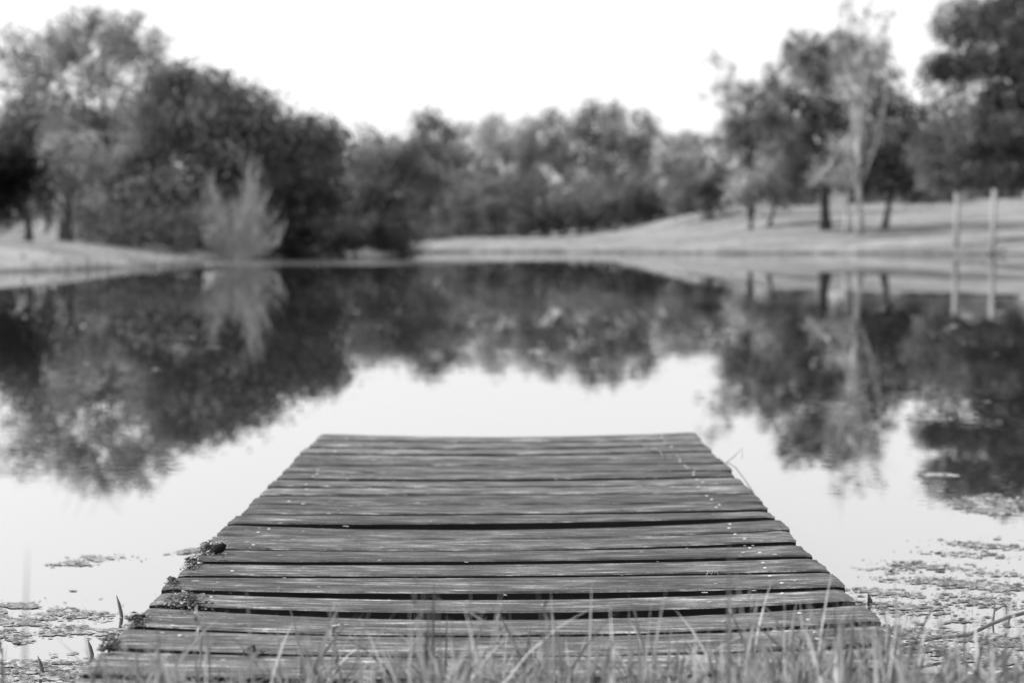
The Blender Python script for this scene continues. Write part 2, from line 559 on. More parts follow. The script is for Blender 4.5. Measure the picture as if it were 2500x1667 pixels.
y_far = on_plane(1250, 1058, DZ0, DSL)[1]
for jx in (-0.60, 0.575):
    mb = MB(); mb.box((jx - 0.022, 1.9, 0.045), (jx + 0.022, y_far - 0.01, 0.150))
    link("joist", mb.mesh("joist", DOFF), M_JOIST, dock)
for (px_, py_) in ((-0.60, 5.2), (0.575, 5.2), (-0.60, 3.9), (0.575, 3.9)):
    mb = MB()
    sx = 0.075 if px_ > 0 else -0.075
    mb.tube([(px_ - sx * 0.98, py_, -1.5), (px_ - sx * 0.98, py_, 0.140)], [0.05, 0.048], 10)
    link("piling", mb.mesh("piling", DOFF, True), M_JOIST, dock)

# ---------------------------------------------------------------- trees
def leaf_quads(centres, size, g, flat=0.0):
    n = len(centres)
    a = g.normal(size=(n, 3)); a /= np.linalg.norm(a, axis=1)[:, None]
    b = g.normal(size=(n, 3)); b -= (a * b).sum(1)[:, None] * a
    b /= np.linalg.norm(b, axis=1)[:, None]
    s = (size * g.uniform(0.6, 1.35, n))[:, None]
    a = a * s * 0.5; b = b * s * 0.36
    v = np.stack([centres - a, centres + b * 0.9, centres + a, centres - b * 0.9], 1).reshape(-1, 3)
    f = np.arange(4 * n).reshape(n, 4)
    return v, f

def crown_points(blob, n_clump, per, spread, g, shell=0.55):
    """leaf positions: clumps through an ellipsoid's volume"""
    c, r = np.array(blob[0]), np.array(blob[1])
    d = g.normal(size=(n_clump, 3)); d /= np.linalg.norm(d, axis=1)[:, None]
    rad = g.uniform(0, 1, n_clump) ** (1 / 3.0)
    rad = shell + (1 - shell) * rad if shell > 0 else rad
    rad *= g.uniform(0.82, 1.08, n_clump)
    cc = c + d * rad[:, None] * r
    pts = np.repeat(cc, per, 0) + g.normal(size=(n_clump * per, 3)) * spread
    return cc, pts

def tree(name, label, cat, Y, base_px, blobs, leaf='mid', bark=None, trunk_r=0.18, size=0.22, dens=1.0, spread=0.42,
         seed=0, group=None, depth=0.8, lean=None, limbs=10, shell=0.35, trunk_top=None, per=95, twigs=0):
    """blobs: (px, py, rx px, ry px) of the crown's lobes as seen from the dock, set at the real distance Y"""
    g = np.random.default_rng(seed + 1000)
    k = Y / F_PX
    bx = (base_px - 1250) * k
    bz = gz(bx, Y)
    base = np.array([bx, Y, bz - 0.15])
    root = empty(name, (bx, Y, bz))
    tag(root, label, cat, group)
    off = np.array([bx, Y, bz])
    allpts, clumps = [], []
    for q, b in enumerate(blobs):
        px, py, rx, ry = b[:4]
        dn = b[4] if len(b) > 4 else 1.0
        c = at_depth(px, py, Y)
        rr = np.array([rx * k, max(rx, ry) * k * depth, ry * k])
        c[1] += g.uniform(-0.25, 0.25) * rr[1]
        vol = (rr[0] * rr[1] * rr[2]) ** (2 / 3.0)
        ncl = max(4, int(9.5 * 95 / per * vol ** 0.85 * dens * dn))
        cc, pts = crown_points((c, rr), ncl, per, spread * 1.05, g, shell)
        allpts.append(pts); clumps.append(cc)
    pts = np.vstack(allpts); clumps = np.vstack(clumps)
    gg = ground_z(pts[:, :2]) + 0.05
    pts = pts[pts[:, 2] > gg]
    v, f = leaf_quads(pts, size, g)
    cr = link("crown", new_mesh("crown", v - off, f), M_LEAF[leaf] if isinstance(leaf, str) else leaf, root)
    # trunk and limbs
    bk = bark or M_BARK
    tt = clumps.mean(0) if trunk_top is None else at_depth(trunk_top[0], trunk_top[1], Y)
    mb = MB()
    bend = np.array([g.normal(0, 0.12), g.normal(0, 0.12), 0]) if lean is None else np.array(lean, float)
    tp = arc(base, tt, bend, 7)
    rad = [trunk_r * (1.35 if i == 0 else 1.0) * (1 - 0.72 * i / 6) for i in range(7)]
    mb.tube(tp, rad, 8)
    link("trunk", mb.mesh("trunk", off, True), bk, root)
    for q in range(limbs):
        tgt = clumps[g.integers(len(clumps))]
        s = g.uniform(0.35, 0.95)
        i0 = int(s * 6)
        st = tp[i0]
        lb = MB()
        ln = np.linalg.norm(tgt - st)
        if ln < 0.4: continue
        path = arc(st, tgt, np.array([g.normal(0, 0.06), g.normal(0, 0.06), 0.10]) * ln, 6)
        r0 = rad[i0] * 0.55
        lb.tube(path, [r0 * (1 - 0.85 * t) for t in np.linspace(0, 1, 6)], 6)
        link("limb", lb.mesh("limb", off, True), bk, root)
    if twigs:
        tw = MB()
        for q in range(twigs):
            c = clumps[g.integers(len(clumps))]
            dirv = (c - tt); dirv = dirv / max(np.linalg.norm(dirv), 1e-6) + np.array([g.normal(0, .35), g.normal(0, .35), 0.35 + g.normal(0, .25)])
            ln = g.uniform(0.8, 2.8)
            tw.tube(arc(c - dirv * ln * .5, c + dirv * ln * .5, g.normal(0, 0.06, 3) * ln, 4), [0.028, 0.022, 0.015, 0.006], 4, False)
        to = link("twigs", tw.mesh("twigs", off), bk, root)
        tag(to, kind="stuff")
    return root

# --- left bank
tree("tall_tree", "tall tree with a thin airy crown rising above the dark mass at far left", "tree", 80, 230,
     [(110, 130, 100, 55, .7), (230, 90, 120, 70, .8), (330, 105, 85, 70, .8), (385, 175, 45, 45, .5), (60, 190, 85, 50, .6), (200, 190, 160, 45, .35), (310, 200, 120, 45, .3), (20, 120, 60, 60, .5), (160, 235, 150, 25, .15)],
     'grey', M_BARK, 0.17, 0.17, 1.05, 0.27, 1, per=30, trunk_top=(225, 160), limbs=22, twigs=190, shell=0.1)
tree("broad_tree", "mid grey broad leafy tree left of the dense dark tree", "tree", 72, 155,
     [(120, 330, 140, 110), (40, 420, 90, 110, .8), (190, 440, 130, 110), (250, 335, 100, 60), (50, 310, 80, 50)],
     'mid', M_BARK, 0.22, 0.24, 1.0, 0.45, 2, trunk_top=(150, 330))
tree("dense_tree", "large dense dark evergreen tree, highest of the left shore mass", "tree", 67, 480,
     [(470, 270, 150, 95), (360, 320, 110, 80), (560, 300, 130, 90), (470, 420, 200, 120), (340, 460, 130, 110), (600, 420, 120, 110), (440, 205, 70, 35), (540, 240, 60, 40)],
     'dark', M_BARK_DARK, 0.30, 0.24, 1.25, 0.42, 3, trunk_top=(480, 330))
tree("dense_tree", "dense dark evergreen tree sloping down to the notch in the tree line", "tree", 69, 700,
     [(660, 330, 110, 75), (730, 370, 90, 80), (775, 350, 55, 50), (700, 470, 130, 110), (620, 520, 110, 80), (780, 450, 80, 110)],
     'dark', M_BARK_DARK, 0.26, 0.24, 1.25, 0.42, 4, trunk_top=(690, 420))
tree("leaning_tree", "black silhouetted tree with a leaning trunk at the far left edge", "tree", 58, 72,
     [(5, 420, 60, 50), (15, 475, 55, 40), (-60, 420, 80, 100), (65, 400, 35, 18, .5)],
     'near_black', M_BARK_DARK, 0.16, 0.22, 1.2, 0.35, 5, lean=(0.28, 0, 0.2), trunk_top=(25, 440), limbs=6)
tree("feathery_sapling", "pale feathery sapling in front of the left tree mass", "tree", 60, 178,
     [(150, 400, 45, 80, .8), (215, 410, 40, 90, .8), (185, 480, 55, 70, .8), (140, 330, 30, 50, .6)],
     'light', M_BARK_DARK, 0.13, 0.16, 0.75, 0.30, 6, trunk_top=(182, 440), limbs=8, shell=0.1)
for q, (px, Y, rx, ry, py, lf, lab) in enumerate([
        (250, 60, 55, 40, 560, 'dark', "low dark bush on the left bank beside the sapling"),
        (330, 62, 60, 45, 555, 'mid', "grey bush at the foot of the dense tree on the left bank"),
        (430, 62, 65, 55, 560, 'dark', "dark bush on the left bank beside the pale shrub"),
        (690, 69, 70, 50, 585, 'very_dark', "dark bush overhanging the water right of the pale shrub"),
        (790, 72, 70, 50, 580, 'very_dark', "dark waterside bush below the notch in the tree line"),
        (940, 82, 75, 40, 590, 'very_dark', "dark bush beneath the soft grey willow tree"),
        (1040, 104, 55, 40, 575, 'mid', "grey bush where the pale bank tapers into the far shore")]):
    tree("bush", lab, "bush", Y, px, [(px, py, rx, ry), (px + rx * .5, py + 15, rx * .7, ry * .7)], lf, M_BARK_DARK, 0.05, 0.18, 1.3, 0.30, 20 + q,
         trunk_top=(px, py), limbs=4, group="bushes along the shore")

# pale upright bare shrub
def pale_shrub():
    Y = 62.5; k = Y / F_PX; px0 = 575
    bx = (px0 - 1250) * k; bz = max(gz(bx, Y), 0.0)
    root = empty("bare_shrub", (bx, Y, bz))
    tag(root, "pale bare many-stemmed shrub standing at the water's edge", "shrub")
    off = np.array([bx, Y, bz]); g = np.random.default_rng(77)
    tops = [(500, 440), (508, 428), (516, 455), (528, 500), (545, 525), (560, 505), (578, 530), (598, 450), (607, 410), (615, 402), (623, 415), (632, 450),
            (645, 500), (655, 540), (668, 565), (690, 592), (484, 470), (495, 520), (612, 470), (590, 495), (520, 560), (635, 565), (550, 570), (600, 570), (468, 520), (478, 560), (672, 520), (700, 560), (660, 480)]
    for (tx, ty) in tops:
        t = at_depth(tx, ty, Y); t[1] += g.normal(0, 0.5)
        b = off + np.array([g.normal(0, 0.15), g.normal(0, 0.15), -0.1])
        mb = MB()
        mb.tube(arc(b, t, np.array([(t[0] - b[0]) * 0.16, 0, 0]), 7), [0.045, 0.04, 0.034, 0.028, 0.02, 0.013, 0.005], 6, False)
        link("stem", mb.mesh("stem", off, True), M_SHRUB, root)
        # side shoots of this stem
        sh = MB()
        for s in np.linspace(0.25, 0.98, 30):
            p = b + (t - b) * s
            dv = np.array([g.normal(0, 0.22), g.normal(0, 0.22), g.uniform(0.2, 0.7)])
            sh.tube([p, p + dv * 0.6, p + dv * 1.1], [0.011, 0.009, 0.004], 4, False)
        so = link("side_shoots", sh.mesh("side_shoots", off), M_SHRUB, root)
        tag(so, kind="stuff")
    pts = []
    for (tx, ty) in tops:
        t = at_depth(tx, ty, Y)
        for s in g.uniform(0.45, 1.02, 16):
            pts.append(off + (t - off) * s + g.normal(0, 0.22, 3) * np.array([1, 1, 1.3]))
    v, f = leaf_quads(np.array(pts), 0.10, g)
    link("leaves", new_mesh("leaves", v - off, f), M_LEAF['light'], root)
pale_shrub()

# --- centre: soft willow and the far woods
tree("soft_willow", "soft grey rounded willow left of the pale sloping bank", "tree", 88, 890,
     [(900, 430, 100, 80), (980, 470, 100, 100), (860, 500, 70, 90), (960, 400, 90, 50), (1030, 500, 60, 90), (930, 540, 110, 50)],
     'grey', M_BARK_DARK, 0.2, 0.20, 1.25, 0.40, 9, trunk_top=(900, 470), shell=0.25)
woods = [
    (905, 150, [(905, 330, 38, 45, .35), (900, 400, 45, 60)], 'mid', "thin tree standing in the notch of the tree line"),
    (1055, 165, [(1050, 325, 55, 50), (1010, 390, 60, 60), (1060, 420, 80, 90)], 'mid', "round topped far tree right of the notch"),
    (1150, 175, [(1150, 350, 75, 55), (1130, 430, 80, 70), (1170, 500, 70, 60)], 'light', "light far tree beside the round topped one"),
    (1235, 185, [(1240, 340, 80, 55), (1260, 420, 80, 80), (1210, 480, 80, 70)], 'light', "pale far tree at the middle of the woods"),
    (1330, 180, [(1335, 330, 75, 55), (1340, 420, 80, 80), (1300, 500, 60, 60)], 'grey', "grey far tree with a small bump on its top"),
    (1440, 172, [(1455, 305, 70, 52), (1420, 370, 60, 60), (1440, 440, 70, 80)], 'mid', "tallest dark round crown in the far woods"),
    (1535, 168, [(1545, 320, 70, 50), (1520, 400, 80, 70, 1.2), (1530, 480, 70, 60)], 'dark', "dark crown right of the tallest far tree"),
    (1640, 150, [(1640, 400, 62, 60), (1620, 450, 50, 40), (1690, 380, 45, 40, .6)], 'light', "pale leafy far tree near the top of the sloping bank"),
    (1590, 190, [(1600, 370, 60, 45), (1700, 350, 70, 35, .6), (1600, 450, 70, 60)], 'mid', "far tree whose crown thins out before the open sky"),
    (1205, 160, [(1200, 500, 55, 50), (1260, 470, 50, 50)], 'grey', "small slender far tree with a pale trunk"),
    (1370, 158, [(1370, 510, 60, 40), (1420, 490, 60, 50)], 'dark', "low dark tree at the top edge of the bank"),
    (1100, 150, [(1100, 520, 60, 60), (1140, 540, 50, 40)], 'mid', "low grey tree at the left end of the far woods"),
    (1500, 152, [(1490, 470, 60, 45), (1560, 470, 60, 45)], 'dark', "dark low tree shading the crest of the bank"),
]
for q, (px, Y, bl, lf, lab) in enumerate(woods):
    tree("far_tree", lab, "tree", Y, px, bl, lf, M_BARK_PALE if 'pale trunk' in lab else M_BARK, 0.22, 0.36, 0.42, 0.62, 40 + q, group="trees of the far woods", limbs=7)

crest = [(1095, 140, 565, 'mid', "low undergrowth at the left end of the far woods"), (1170, 150, 555, 'dark', "dark undergrowth below the light far tree"),
         (1250, 158, 548, 'mid', "undergrowth at the foot of the pale far tree"), (1330, 160, 540, 'dark', "dark undergrowth below the far tree with a bump"),
         (1410, 160, 532, 'mid', "undergrowth at the foot of the tallest far tree"), (1490, 158, 522, 'dark', "dark undergrowth beside the tallest far tree"),
         (1570, 156, 512, 'dark', "dark undergrowth near the top of the sloping bank"), (1650, 152, 500, 'mid', "undergrowth below the pale leafy far tree"),
         (1730, 160, 490, 'dark', "dark undergrowth at the upper end of the sloping bank")]
for q, (px, Y, py, lf, lab) in enumerate(crest):
    tree("undergrowth_bush", lab, "bush", Y, px, [(px, py, 62, 34), (px + 35, py - 25, 50, 30)], lf, M_BARK_DARK, 0.06, 0.30, 0.8, 0.45, 140 + q, trunk_top=(px, py), limbs=3, group="undergrowth of the far woods")

# --- right bank
tree("dark_tree", "dark spreading tree on the crest between bank and open tree", "tree", 128, 1735,
     [(1720, 440, 70, 70), (1760, 470, 60, 50), (1700, 490, 60, 30), (1790, 400, 50, 60, .7)], 'dark', M_BARK_DARK, 0.2, 0.28, 0.7, 0.5, 60, limbs=6)
tree("sparse_tree", "half bare tree with twigs spreading into the sky, left of the open trees", "tree", 120, 1830,
     [(1800, 250, 70, 60, .35), (1760, 200, 60, 70, .12), (1740, 170, 40, 60, .06), (1830, 330, 70, 70, .8), (1870, 240, 60, 60, .8), (1850, 440, 80, 60, 1.1), (1900, 180, 40, 40, .4), (1800, 320, 50, 45, .9), (1890, 340, 60, 60, .9), (1900, 430, 60, 50, .8)],
     'mid', M_BARK_DARK, 0.2, 0.20, 1.05, 0.26, 61, per=34, limbs=16, twigs=240, shell=0.1, trunk_top=(1830, 300))
tree("open_tree", "open crowned tree with a thick dark forked trunk on the right bank", "tree", 101, 2014,
     [(1965, 120, 55, 45, .9), (2060, 130, 75, 60), (1980, 220, 80, 70, .7), (2090, 250, 80, 70, .7), (1930, 330, 70, 60, .8), (2040, 350, 90, 70, .6), (2140, 350, 60, 60, .6), (1960, 440, 90, 50, .9), (2150, 200, 60, 60, .6), (1910, 270, 60, 60, .9), (2010, 290, 80, 60, 1.0), (1950, 380, 80, 50, .9), (2180, 290, 60, 60, .7), (2110, 430, 70, 50, .8), (2010, 170, 60, 50, .7)],
     'mid', M_BARK_DARK, 0.36, 0.20, 1.25, 0.25, 62, per=34, limbs=24, twigs=260, shell=0.1, trunk_top=(2020, 300))
tree("pale_trunk_tree", "tall tree with a pale slim trunk in front of the dark forked one", "tree", 96, 2098,
     [(2080, 180, 70, 80, .4), (2110, 90, 60, 60, .25), (2050, 40, 90, 35, .06), (2120, 40, 70, 40, .06), (2130, 300, 80, 70, .4), (2050, 420, 80, 50, .6), (2160, 130, 60, 50, .12)],
     'grey', M_BARK_PALE, 0.26, 0.19, 0.62, 0.24, 63, per=34, limbs=18, twigs=240, shell=0.05, trunk_top=(2088, 230), lean=(0, 0, 0))
tree("pale_trunk_tree", "shorter pale trunked tree just left of the tall slim one", "tree", 97, 2063,
     [(2040, 420, 60, 60, .5), (2070, 350, 50, 60, .4)],
     'light', M_BARK_PALE, 0.17, 0.22, 0.6, 0.40, 64, limbs=6, shell=0.1, trunk_top=(2066, 330), lean=(0.1, 0, 0))
tree("leaning_trunk_tree", "tree with a thin leaning trunk right of the pale trunks", "tree", 101, 2155,
     [(2190, 380, 80, 70, .9), (2150, 440, 60, 40, .9), (2240, 440, 70, 50, .9), (2200, 290, 60, 45, .7), (2250, 360, 60, 60, .9)],
     'mid', M_BARK, 0.24, 0.26, 0.9, 0.45, 65, limbs=8, shell=0.2, trunk_top=(2185, 330), lean=(0.2, 0, 0))
for q, (px, Y, bl, lf, lab) in enumerate([
        (1830, 107, [(1830, 455, 60, 45), (1870, 430, 50, 40)], 'light', "small pale tree with a thin trunk, left of the dark forked trunk"),
        (1876, 109, [(1890, 450, 70, 40), (1930, 470, 60, 35, .8)], 'light', "small pale tree with a thin trunk, next to the dark forked trunk"),
        (2260, 150, [(2260, 450, 80, 50), (2330, 460, 60, 40)], 'grey', "grey bushy tree behind the post with the box on top")]):
    tree("small_tree", lab, "tree", Y, px, bl, lf, M_BARK_DARK, 0.17, 0.28, 0.6, 0.48, 70 + q, limbs=6)
tree("big_right_tree", "large dark tree filling the upper right corner", "tree", 88, 2640,
     [(2370, 55, 95, 60), (2480, 50, 90, 80), (2330, 165, 75, 45, .8), (2440, 160, 110, 45, .9), (2560, 130, 110, 100), (2400, 330, 130, 70, 1.2), (2310, 380, 90, 75, 1.1),
      (2480, 330, 110, 75, 1.3), (2450, 415, 130, 55, 1.3), (2570, 300, 120, 130), (2300, 440, 60, 30, .9), (2290, 290, 50, 50, .5), (2480, 235, 90, 40, .9), (2370, 245, 60, 30, .45), (2280, 200, 40, 50, .35)],
     'darker', M_BARK_DARK, 0.34, 0.21, 1.75, 0.29, 80, per=34, trunk_top=(2520, 250), limbs=18, shell=0.15, twigs=60)
for q, (px, Y, bl, lf, lab) in enumerate([
        (2230, 140, [(2210, 400, 75, 60), (2260, 470, 80, 35), (2190, 300, 50, 50, .5)], 'grey', "soft grey tree between the leaning trunk and the boxed post"),
        (2420, 165, [(2400, 470, 90, 40), (2480, 460, 70, 40)], 'mid', "low tree on the hill behind the plain post"),
        (1950, 150, [(1950, 470, 80, 45), (1900, 410, 60, 50, .7)], 'grey', "pale background tree seen through the open crowned tree"),
        (2090, 150, [(2090, 440, 70, 60), (2130, 480, 60, 30)], 'dark', "dark background tree behind the tall pale trunk")]):
    tree("hill_tree", lab, "tree", Y, px, bl, lf, M_BARK, 0.2, 0.30, 0.7, 0.5, 90 + q, limbs=6, group="trees on the right hill")
for q, (px, Y, bl, lf, lab) in enumerate([
        (-40, 100, [(-30, 520, 90, 40), (-60, 470, 80, 60)], 'mid', "low background tree at the left frame edge behind the leaning trunk"),
        (190, 96, [(180, 490, 80, 50), (240, 530, 70, 30)], 'mid', "background tree behind the pale feathery sapling"),
        (330, 98, [(320, 500, 90, 60), (400, 520, 70, 40)], 'dark', "dark background tree behind the low bushes at left"),
        (115, 110, [(130, 480, 50, 50, .8)], 'dark', "background tree just right of the leaning black trunk"),
        (660, 82, [(640, 540, 90, 50), (740, 550, 90, 50)], 'dark', "dark undergrowth tree behind the pale bare shrub"),
        (860, 95, [(850, 560, 90, 40), (960, 570, 80, 35)], 'mid', "undergrowth tree below the soft grey willow")]):
    tree("back_tree", lab, "tree", Y, px, bl, lf, M_BARK_DARK, 0.18, 0.26, 0.9, 0.45, 110 + q, limbs=5, group="background trees of the left shore")

# ---------------------------------------------------------------- two posts in the shallows by the right bank
def post(px, top_py, base_py, r, label, head):
    b = on_plane(px, base_py); Y = b[1]
    t = at_depth(px, top_py, Y)
    root = empty("marker_post", (b[0], Y, 0)); tag(root, label, "post", "pale posts by the right bank")
    off = np.array([b[0], Y, 0])
    mb = MB(); mb.tube([(b[0], Y, -0.5), (b[0], Y, t[2] * 0.5), (b[0], Y, t[2])], [r, r, r * 0.97], 12)
    link("pole", mb.mesh("pole", off, True), M_POST, root)
    if head:
        z = t[2]
        mb = MB(); mb.box((b[0] - 0.10, Y - 0.24, z - 0.50), (b[0] + 0.58, Y + 0.24, z - 0.02))
        link("nest_box", mb.mesh("nest_box", off), M_POST, root)
        mb = MB(); mb.box((b[0] - 0.16, Y - 0.30, z - 0.017), (b[0] + 0.64, Y + 0.30, z + 0.04))
        link("box_lid", mb.mesh("box_lid", off), M_POST, root)
post(2334, 472, 620, 0.15, "pale post with a small box on top standing in the shallows", True)
post(2424, 462, 621, 0.15, "plain pale post without a box, right of the boxed post", False)

# ---------------------------------------------------------------- floating scum, branch, shoots
def mat_scum():
    t = NT("floating_scum")
    g = t.new("ShaderNodeNewGeometry")
    nz = t.noise(t.worldpos(), 120, 3, 0.6)
    col = t.mul(t.ramp(g.outputs["Random Per Island"], [(0, 0.03), (0.35, 0.11), (0.7, 0.19), (1, 0.36)]), t.ramp(nz, [(0.3, 0.6), (0.7, 1.3)]))
    t.principled(col, 0.7, 0.3)
    return t.m
M_SCUM = mat_scum()

def scum(name, label, patches, n, seed, big=0.006, cut=0.0):
    """patches: (px, py, rx px, ry px, weight) on the water; flakes gather in strings and thin out towards the rims"""
    g = np.random.default_rng(seed)
    w = np.array([p[4] for p in patches], float); w /= w.sum()
    pi = g.choice(len(patches), size=n, p=w)
    pa = np.array([p[:4] for p in patches], float)[pi]
    a = g.uniform(0, 6.283, n); r = np.abs(g.normal(0, 0.55, n))
    qx, qy = pa[:, 0] + pa[:, 2] * r * np.cos(a), pa[:, 1] + pa[:, 3] * r * np.sin(a)
    u, v = (qx - 1250) / F_PX, (833.5 - qy) / F_PX
    t = -CAM_Z / (-ST + v * CT)
    cx, cy = u * t, (CT + v * ST) * t
    P = np.column_stack([cx * 0.8, cy * 1.1])
    nzv = 0.9 * wave(P, 0.10, seed) + 0.6 * wave(P, 0.035, seed + 50)
    keep = (nzv > g.uniform(-0.05, 0.45, n) + cut) | (g.uniform(0, 1, n) < 0.03)
    cx, cy, nzv = cx[keep], cy[keep], nzv[keep]
    n = len(cx); m = 6
    s = np.minimum(big * g.lognormal(-0.7, 0.6, n), big * 2.2)
    ph = g.uniform(0, 6.28, n)
    th = ph[:, None] + 6.283 * np.arange(m)[None] / m
    rr = s[:, None] * g.uniform(0.4, 1.2, (n, m))
    ring = np.stack([cx[:, None] + rr * np.cos(th) * 1.7, cy[:, None] + rr * np.sin(th), 0.0012 + g.uniform(0, 0.0012, (n, m))], -1)
    h = 0.002 + s * g.uniform(0.05, 0.5, n) * (0.4 + np.clip(nzv, 0, 1))
    top = np.stack([cx, cy, h], -1)[:, None]
    V = np.concatenate([ring, top], 1).reshape(-1, 3)
    k = np.arange(m)
    tri = np.stack([k, (k + 1) % m, np.full(m, m)], -1)
    F = (np.arange(n) * (m + 1))[:, None, None] + tri[None]
    o = link(name, new_mesh(name, V, F.reshape(-1, 3)), M_SCUM)
    tag(o, label, "pond scum", kind="stuff")
    return o
scum("floating_scum", "floating scum and weed on the water right of the dock",
     [(2250, 1480, 170, 22, 1.5), (2330, 1420, 170, 22, 1.0), (2230, 1385, 130, 14, .8), (2400, 1340, 130, 26, .8), (2420, 1440, 110, 50, 1.4), (2260, 1555, 220, 40, 2.6), (2420, 1590, 160, 60, 3.0), (2150, 1450, 60, 14, .5)],
     40000, 5, 0.0055)
scum("floating_scum", "floating scum and weed on the water left of the dock",
     [(90, 1510, 170, 32, 2.2), (60, 1550, 110, 14, 1.0), (250, 1540, 110, 8, .7), (190, 1618, 180, 16, 1.6), (110, 1655, 200, 22, 2.0), (40, 1480, 70, 7, .5)],
     32000, 6, 0.0055)
scum("floating_scum", "two long flecks of weed on open water left of the dock",
     [(170, 1376, 50, 6, .6), (270, 1362, 55, 8, 1), (470, 1345, 28, 4, .4), (440, 1352, 25, 3, .2)], 5000, 8, 0.005)
scum("duckweed_patch", "pale duckweed patch in the dark reflection at the right edge",
     [(2400, 1230, 70, 18, 1), (2440, 1240, 40, 14, .6), (2290, 1160, 40, 4, .15), (2250, 1025, 50, 4, .1)], 6000, 9, 0.010, -0.5)

scum("floating_flecks", "scattered pale flecks drifting on the dark water of the pond",
     [(430, 845, 200, 12, 1), (900, 800, 250, 10, 1), (1500, 830, 160, 14, 1), (1250, 860, 200, 12, 1), (1490, 780, 60, 8, .6), (2300, 800, 120, 30, 1), (2380, 950, 100, 60, 1), (300, 900, 200, 40, .6)], 90, 19, 0.03, -3.0)

# fallen branch at lower right
mb = MB()
bp = [on_plane(x, y, 0.03) for x, y in ((2215, 1572), (2290, 1556), (2365, 1549), (2420, 1522), (2465, 1505), (2520, 1490), (2600, 1450))]
off = bp[0].copy(); off[2] = 0
root = empty("fallen_branch", off); tag(root, "thin dark fallen branch lying on the scum at lower right", "branch")
mb.tube(bp, [0.0032, 0.0036, 0.0042, 0.0046, 0.0048, 0.0052, 0.006], 7)
link("main_stem", mb.mesh("main_stem", off, True), M_BARK, root)
for pts in (((2424, 1520), (2428, 1490), (2427, 1465)), ((2465, 1507), (2462, 1518), (2468, 1530)), ((2428, 1490), (2455, 1475), (2458, 1497))):
    Y = on_plane(pts[0][0], 1520)[1]
    tw = MB(); tw.tube([at_depth(x, y, Y) for x, y in pts], [0.0028, 0.0022, 0.0012], 5)
    link("side_twig", tw.mesh("side_twig", off, True), M_BARK, root)

# dark stub poking from the water by the dock
c = on_plane(2122, 1472)
mb = MB(); mb.tube([c + np.array([0, 0, -0.05]), c + np.array([0.002, 0, 0.008]), c + np.array([-0.003, 0, 0.026])], [0.008, 0.0065, 0.001], 6)
tag(link("stick_stub", mb.mesh("stick_stub", c, True), M_BARK_DARK, None, c), "small black stub poking out of the water beside the dock", "stub")

# arching dead stem beside the dock's far right end
mb = MB()
Y0 = on_plane(1765, 1128)[1]
root_p = on_plane(1768, 1140); root_p[2] = 0
rt = empty("dead_stem", root_p); tag(rt, "thin pale dead stem arching beside the dock's far right side", "stem")
mb.tube([at_depth(x, y, yy) for x, y, yy in ((1762, 1150, 4.9), (1775, 1128, 4.85), (1795, 1140, 4.7), (1818, 1170, 4.5), (1838, 1200, 4.35), (1850, 1222, 4.25))], [0.0016, 0.002, 0.0022, 0.002, 0.0016, 0.001], 5)
link("arching_stem", mb.mesh("arching_stem", root_p, True), M_BARK, rt)
mb = MB(); mb.tube([at_depth(x, y, 4.85) for x, y in ((1772, 1130), (1795, 1112), (1811, 1093), (1812, 1120))], [0.0014, 0.0013, 0.001, 0.0007], 5)
link("side_stem", mb.mesh("side_stem", root_p, True), M_BARK, rt)

# dark shoots standing in the water on the left
for (x, y0, x1, y1, lab) in ((299, 1506, 284, 1452, "short dark shoot leaning in the water near the dock's left side"),
                       (105, 1640, 92, 1600, "small dark shoot in the water at the left edge"),
                       (226, 1598, 214, 1560, "small dark shoot in the water below the leaning one")):
    b = on_plane(x, y0); t = at_depth(x1, y1, b[1])
    mb = MB(); mb.tube(arc(b - np.array([0, 0, 0.03]), t, (0.003, 0, 0), 5), [0.003, 0.0045, 0.005, 0.004, 0.0008], 5)
    tag(link("water_shoot", mb.mesh("water_shoot", b, True), M_BARK, None, b), lab, "shoot", "shoots in the shallow water")

# ---------------------------------------------------------------- things lying on the deck
def mat_litter():
    t = NT("crumbled_litter")
    g = t.new("ShaderNodeNewGeometry")
    col = t.ramp(g.outputs["Random Per Island"], [(0, 0.02), (0.4, 0.08), (0.8, 0.2), (1, 0.45)])
    t.principled(col, 0.9, 0.2)
    return t.m
M_LITTER = mat_litter()

def deck_point(px, py):
    p = on_plane(px, py, DZ0, DSL)
    p[2] += -SAG * (1 - ((p[0] + 0.016) / 0.72) ** 2) + 0.002
    return p

def litter(label, px, py, rx, ry, n, seed, h=0.012):
    g = np.random.default_rng(seed)
    c = deck_point(px, py)
    V, F = [], []
    for _ in range(n * 2):
        a = g.uniform(0, 6.283); r = abs(g.normal(0, 0.5))
        p = deck_point(px + rx * r * math.cos(a), py + ry * r * math.sin(a))
        if p[0] < XL0 - 0.004: continue
        p[2] += g.uniform(0, h) * max(0, 1 - r)
        s = g.lognormal(-6.3, 0.5)
        d = g.normal(size=(4, 3)); d /= np.linalg.norm(d, axis=1)[:, None]
        d *= np.array([1.6, 1.2, 0.7])
        b = len(V)
        V += [tuple(p - c + q * s + np.array([0, 0, s * .4])) for q in d]
        F += [(b, b + 1, b + 2), (b, b + 3, b + 1), (b + 1, b + 3, b + 2), (b, b + 2, b + 3)]
    o = link("moss_litter", new_mesh("moss_litter", np.array(V), np.array(F)), M_LITTER, None, c)
    tag(o, label, "litter", kind="stuff")
litter("pale crumbly moss and litter on the dock's left edge around the dark clod", 500, 1340, 55, 24, 520, 1)
litter("thin line of litter along the dock's left edge below the clod", 462, 1376, 38, 26, 320, 2)
litter("large mossy heap of litter across a plank joint near the left edge", 455, 1470, 62, 26, 620, 3, 0.018)
litter("small heap of litter on the plank corner at lower left", 330, 1518, 40, 18, 320, 4)
litter("litter caught at the dock's lower left corner", 262, 1572, 40, 24, 320, 5)
